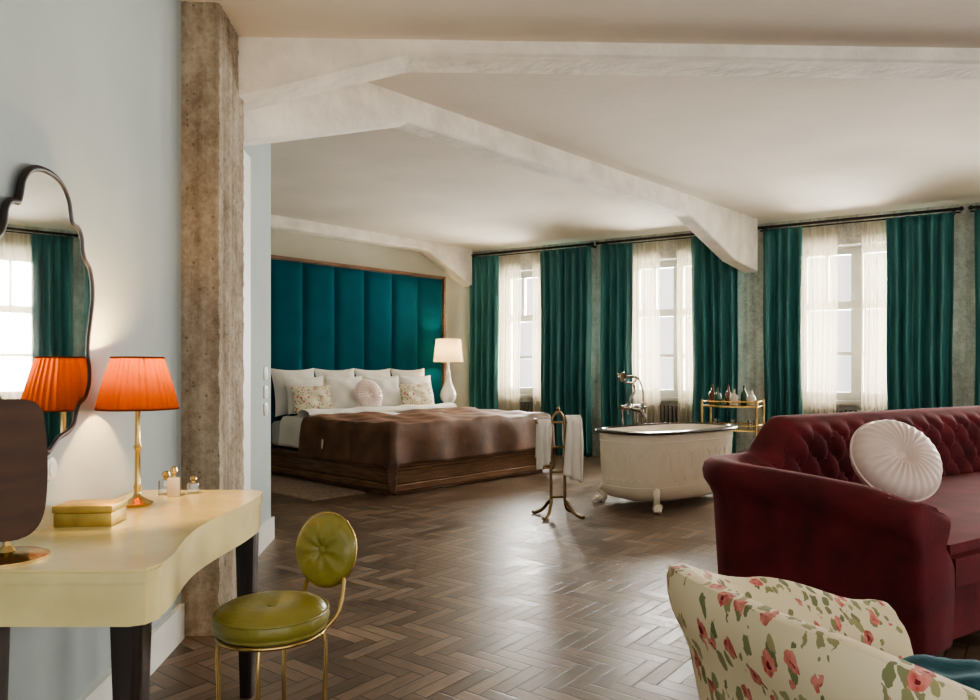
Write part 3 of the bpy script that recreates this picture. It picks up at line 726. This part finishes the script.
# ------------------------------------------------------------------ desk
zt=.70
front=spline([(-.712,1.60),(-.725,1.70),(-.758,1.84),(-.778,1.98),(-.776,2.14),(-.765,2.32),(-.770,2.48),(-.79,2.57)],5)
out=[(-1.156,1.55),(-.755,1.55),(-.725,1.565)]+[(p.x,p.y) for p in front]+[(-.82,2.60),(-1.247,2.60)]
desk=thing('dressing_table',(0,0,0),0,'parchment-lacquered dressing table with curved front and dark legs','dressing table')
prism('table_top',out,zt-.028,zt,PARCH,desk,bev=.006)
cx,cy=-.98,2.08
inn=[(cx+(x-cx)*.975,cy+(y-cy)*.99) for x,y in out]
prism('apron',inn,zt-.12,zt-.028,PARCH,desk)
for x,y in ((-.785,1.62),(-1.10,1.62),(-.835,2.545),(-1.20,2.545)):
    bm=bmesh.new(); 
    def lf(a,b,x=x,y=y):
        r_=.021+.014*b; th=2*pi*a+pi/4; c,s=cos(th),sin(th); k=(abs(c)**6+abs(s)**6)**(-1/6)
        return Vector((x+r_*k*c,y+r_*k*s,b*(zt-.12)))
    grid_bm(bm,24,6,lf,True); fin('leg',bm,DWOOD,desk)
# wall mirror
half=[(0,1.648),(.05,1.643),(.09,1.626),(.118,1.595),(.128,1.562),(.140,1.537),(.175,1.530),(.195,1.507),(.200,1.475),(.215,1.447),(.245,1.425),(.263,1.385),(.266,1.335),(.254,1.275),(.240,1.22),(.234,1.165),(.244,1.12),(.240,1.075),(.215,1.040),(.180,1.025),(.160,1.00),(.145,.965),(.105,.945),(.06,.935),(.025,.915),(0,.900)]
full=half+[(-a,b) for a,b in half[-2:0:-1]]
P=spline([(0,a,b-1.28) for a,b in full],3,True)
mr=thing('wall_mirror',LW(1.97,.018,1.28),RL,'scalloped wall mirror with slim dark bronze frame','mirror')
tube('frame',P,.0095,BRONZE,mr,seg=10,closed=True)
bm=bmesh.new(); bm.faces.new([bm.verts.new(p+Vector((.004,0,0))) for p in P]); fin('glass',bm,MIRROR,mr,smooth=False)
bm=bmesh.new(); bm.faces.new([bm.verts.new(p+Vector((-.010,0,0))) for p in P]); fin('backing',bm,DWOOD,mr,smooth=False)
# vanity mirror on desk
vm=thing('vanity_mirror',(-1.075,1.645,zt),0,'brown wood shield-shaped vanity mirror on round brass base','mirror')
lathe('base',[(.085,0),(.085,.006),(.07,.012),(.02,.018),(.012,.03)],BRASS,vm,seg=28)
tube('stem',[(0,0,.015),(0,0,.10)],.008,BRASS,vm)
hp=[(0,.355),(.045,.352),(.065,.335),(.072,.31),(.078,.24),(.078,.16),(.070,.09),(.045,.05),(0,.04)]
fp=hp+[(-a,b) for a,b in hp[-2:0:-1]]
S=[(p.x,p.y) for p in spline([(a,b,0) for a,b in fp],4,True)]
VR=(math.radians(88),0,math.radians(35))
prism('mirror_back',S,-.012,.012,MAHOG,vm,bev=.006,loc=(0,.0,.0),rot=VR)
prism('mirror_glass',[(a*.88,.2+(b-.2)*.9) for a,b in S],-.0145,-.0122,MIRROR,vm,loc=(0,.0,.0),rot=VR)
# lamp
dl=thing('table_lamp',(-1.095,2.30,zt),0,'brass candlestick table lamp with pleated coral shade on dressing table','lamp')
lathe('base',[(.042,0),(.045,.008),(.030,.016),(.014,.028),(.009,.045),(.013,.055),(.009,.07),(.008,.17),(.013,.18),(.008,.19),(.008,.29),(.012,.30),(.006,.32)],BRASS,dl,seg=24)
lathe('lamp_shade',[(.116,.300),(.108,.34),(.092,.40),(.074,.458)],ORANGE,dl,seg=180,caps=False,ripple=.022,nr=36)
for rr,zz in ((.117,.300),(.075,.458)):
    tube('shade_trim',[(rr*cos(2*pi*k/40),rr*sin(2*pi*k/40),zz) for k in range(40)],.003,ORANGE,dl,seg=6,closed=True)
lathe('bulb',[(.008,.32),(.018,.34),(.022,.365),(.012,.39),(.001,.395)],PLASTIC,dl,seg=12)
gb=thing('jewellery_box',(-1.095,2.03,zt),RL,'small gold-leaf rectangular box on dressing table','box')
box('body',(-.075,-.05,0),(.075,.05,.036),GOLDBOX,gb,bev=.002); box('lid',(-.078,-.053,.037),(.078,.053,.056),GOLDBOX,gb,bev=.003)
for (x,y,h,r,m,l) in ((-1.055,2.47,.10,.020,PALEG,'square cut perfume bottle with amber scent'),(-1.095,2.50,.08,.022,CGLASS,'clear glass perfume bottle'),(-1.01,2.52,.06,.018,CGLASS,'small clear glass scent bottle')):
    e=thing('perfume_bottle',(x,y,zt),.3,l,'perfume bottle','perfume bottles on the dressing table')
    box('bottle_body',(-r,-r,0),(r,r,h*.62),m,e,bev=.004); lathe('neck',[(r*.35,h*.62),(r*.35,h*.72)],BRASS,e,seg=12); lathe('stopper',[(r*.3,h*.72),(r*.65,h*.82),(r*.5,h*.95),(.001,h)],BRASS,e,seg=12)

# ------------------------------------------------------------------ vanity chair
vc=thing('vanity_chair',(-.61,2.07,0),0,'brass wire vanity chair with round olive leather seat and back','chair')
R=.150
lathe('seat',[(.001,.398),(R*.95,.398),(R*1.01,.404),(R*1.01,.412),(R+.004,.414),(R+.009,.432),(R+.003,.449),(R*.97,.452),(R*.9,.464),(R*.6,.474),(R*.25,.470),(.001,.458)],OLIVE,vc,seg=48,caps=False,ripple=.006,nr=12)
tube('seat_piping',[((R+.004)*cos(2*pi*k/48),(R+.004)*sin(2*pi*k/48),.450) for k in range(48)],.004,OLIVE,vc,seg=8,closed=True)
lathe('seat_button',[(.001,.454),(.012,.457),(.012,.463),(.001,.467)],OLIVE,vc,seg=12)
tube('seat_ring',[(R*.97*cos(2*pi*k/40),R*.97*sin(2*pi*k/40),.392) for k in range(40)],.006,BRASS,vc,closed=True)
for a in (0,90,180,270):
    a=math.radians(a+3); c,s=cos(a),sin(a)
    tube('leg',spline([(R*.93*c,R*.93*s,.395),(R*1.0*c,R*1.0*s,.33),(R*.98*c,R*.98*s,.20),(R*1.08*c,R*1.08*s,.0)],6),.0065,BRASS,vc)
an=math.radians(-112)
bk=bmesh.new(); ROT=(Matrix.Rotation(an+pi/2,4,'Z')@Matrix.Rotation(math.radians(82),4,'X'))
bcz=.585
def disc(sg):
    def f(a,b):
        th=2*pi*a; r=b; z=.032*(max(0,1-r**3.4))**.55*(1-.65*math.exp(-(r/.20)**2))+.003*cos(8*th)*r*(1-r)*3
        return Vector((.104*r*cos(th),.108*r*sin(th),sg*z))
    return f
grid_bm(bk,80,14,disc(1)); grid_bm(bk,80,14,disc(-1)); bmesh.ops.remove_doubles(bk,verts=bk.verts[:],dist=.0003)
bl_=(.120,.135,bcz)
fin('backrest',bk,OLIVE,vc,loc=bl_,rot=ROT.to_euler(),angle=80)
tube('backrest_ring',[(.1045*cos(2*pi*k/48),.1085*sin(2*pi*k/48),-.004) for k in range(48)],.003,BRASS,vc,closed=True,loc=bl_,rot=ROT.to_euler())
lathe('backrest_button',[(.001,.010),(.012,.012),(.012,.019),(.001,.023)],OLIVE,vc,seg=12,loc=bl_,rot=ROT.to_euler())
tube('back_support',spline([(.146,.02,.392),(.172,.045,.42),(.182,.070,.46),(.182,.092,.50),(.178,.108,.53)],6),.006,BRASS,vc)
tube('back_support',spline([(.02,.146,.392),(.035,.175,.42),(.05,.182,.47),(.06,.175,.50),(.066,.168,.53)],6),.006,BRASS,vc)

# ------------------------------------------------------------------ lights
def area(name,loc,rot,sx,sy,e,c):
    l=D.lights.new(name,'AREA'); l.shape='RECTANGLE'; l.size=sx; l.size_y=sy; l.energy=e; l.color=c
    o=D.objects.new(name,l); COL.objects.link(o); o.location=loc; o.rotation_euler=rot; return o
for i,c in enumerate(wins):
    area('daylight',W(c,.80,1.66),(math.radians(-90),0,RW),1.3,1.9,480,(1,.985,.955))
def point(name,loc,e,c,r=.02):
    l=D.lights.new(name,'POINT'); l.energy=e; l.color=c; l.shadow_soft_size=r
    o=D.objects.new(name,l); COL.objects.link(o); o.location=loc
point('lamp_bulb',(-1.095,2.30,zt+.42),13,(1,.64,.28),.02)
point('lamp_bulb',B(2.52,1.95,.625+.75),9,(1,.76,.46),.03)
w=D.worlds.new('world'); SC.world=w; w.use_nodes=True; nt=w.node_tree; bg=nt.nodes['Background']
tc=N(nt,'ShaderNodeTexCoord'); sp=N(nt,'ShaderNodeSeparateXYZ'); nt.links.new(tc.outputs['Generated'],sp.inputs[0])
c=mixc(nt,M(nt,'MULTIPLY_ADD',sp.outputs[2],.5,.5),(1,.94,.86),(.95,.97,1))
nt.links.new(c,bg.inputs[0]); bg.inputs[1].default_value=1.35
# ------------------------------------------------------------------ camera
cam=D.cameras.new('camera'); co=D.objects.new('camera',cam); COL.objects.link(co); SC.camera=co
co.location=(0,0,H); co.rotation_euler=(pi/2,0,0); cam.sensor_width=36; cam.lens=36*740/980; cam.shift_y=20/980; cam.clip_start=.05
SC.view_settings.view_transform='AgX'
try: SC.view_settings.look='AgX - Medium High Contrast'
except Exception: pass
SC.view_settings.exposure=0.55
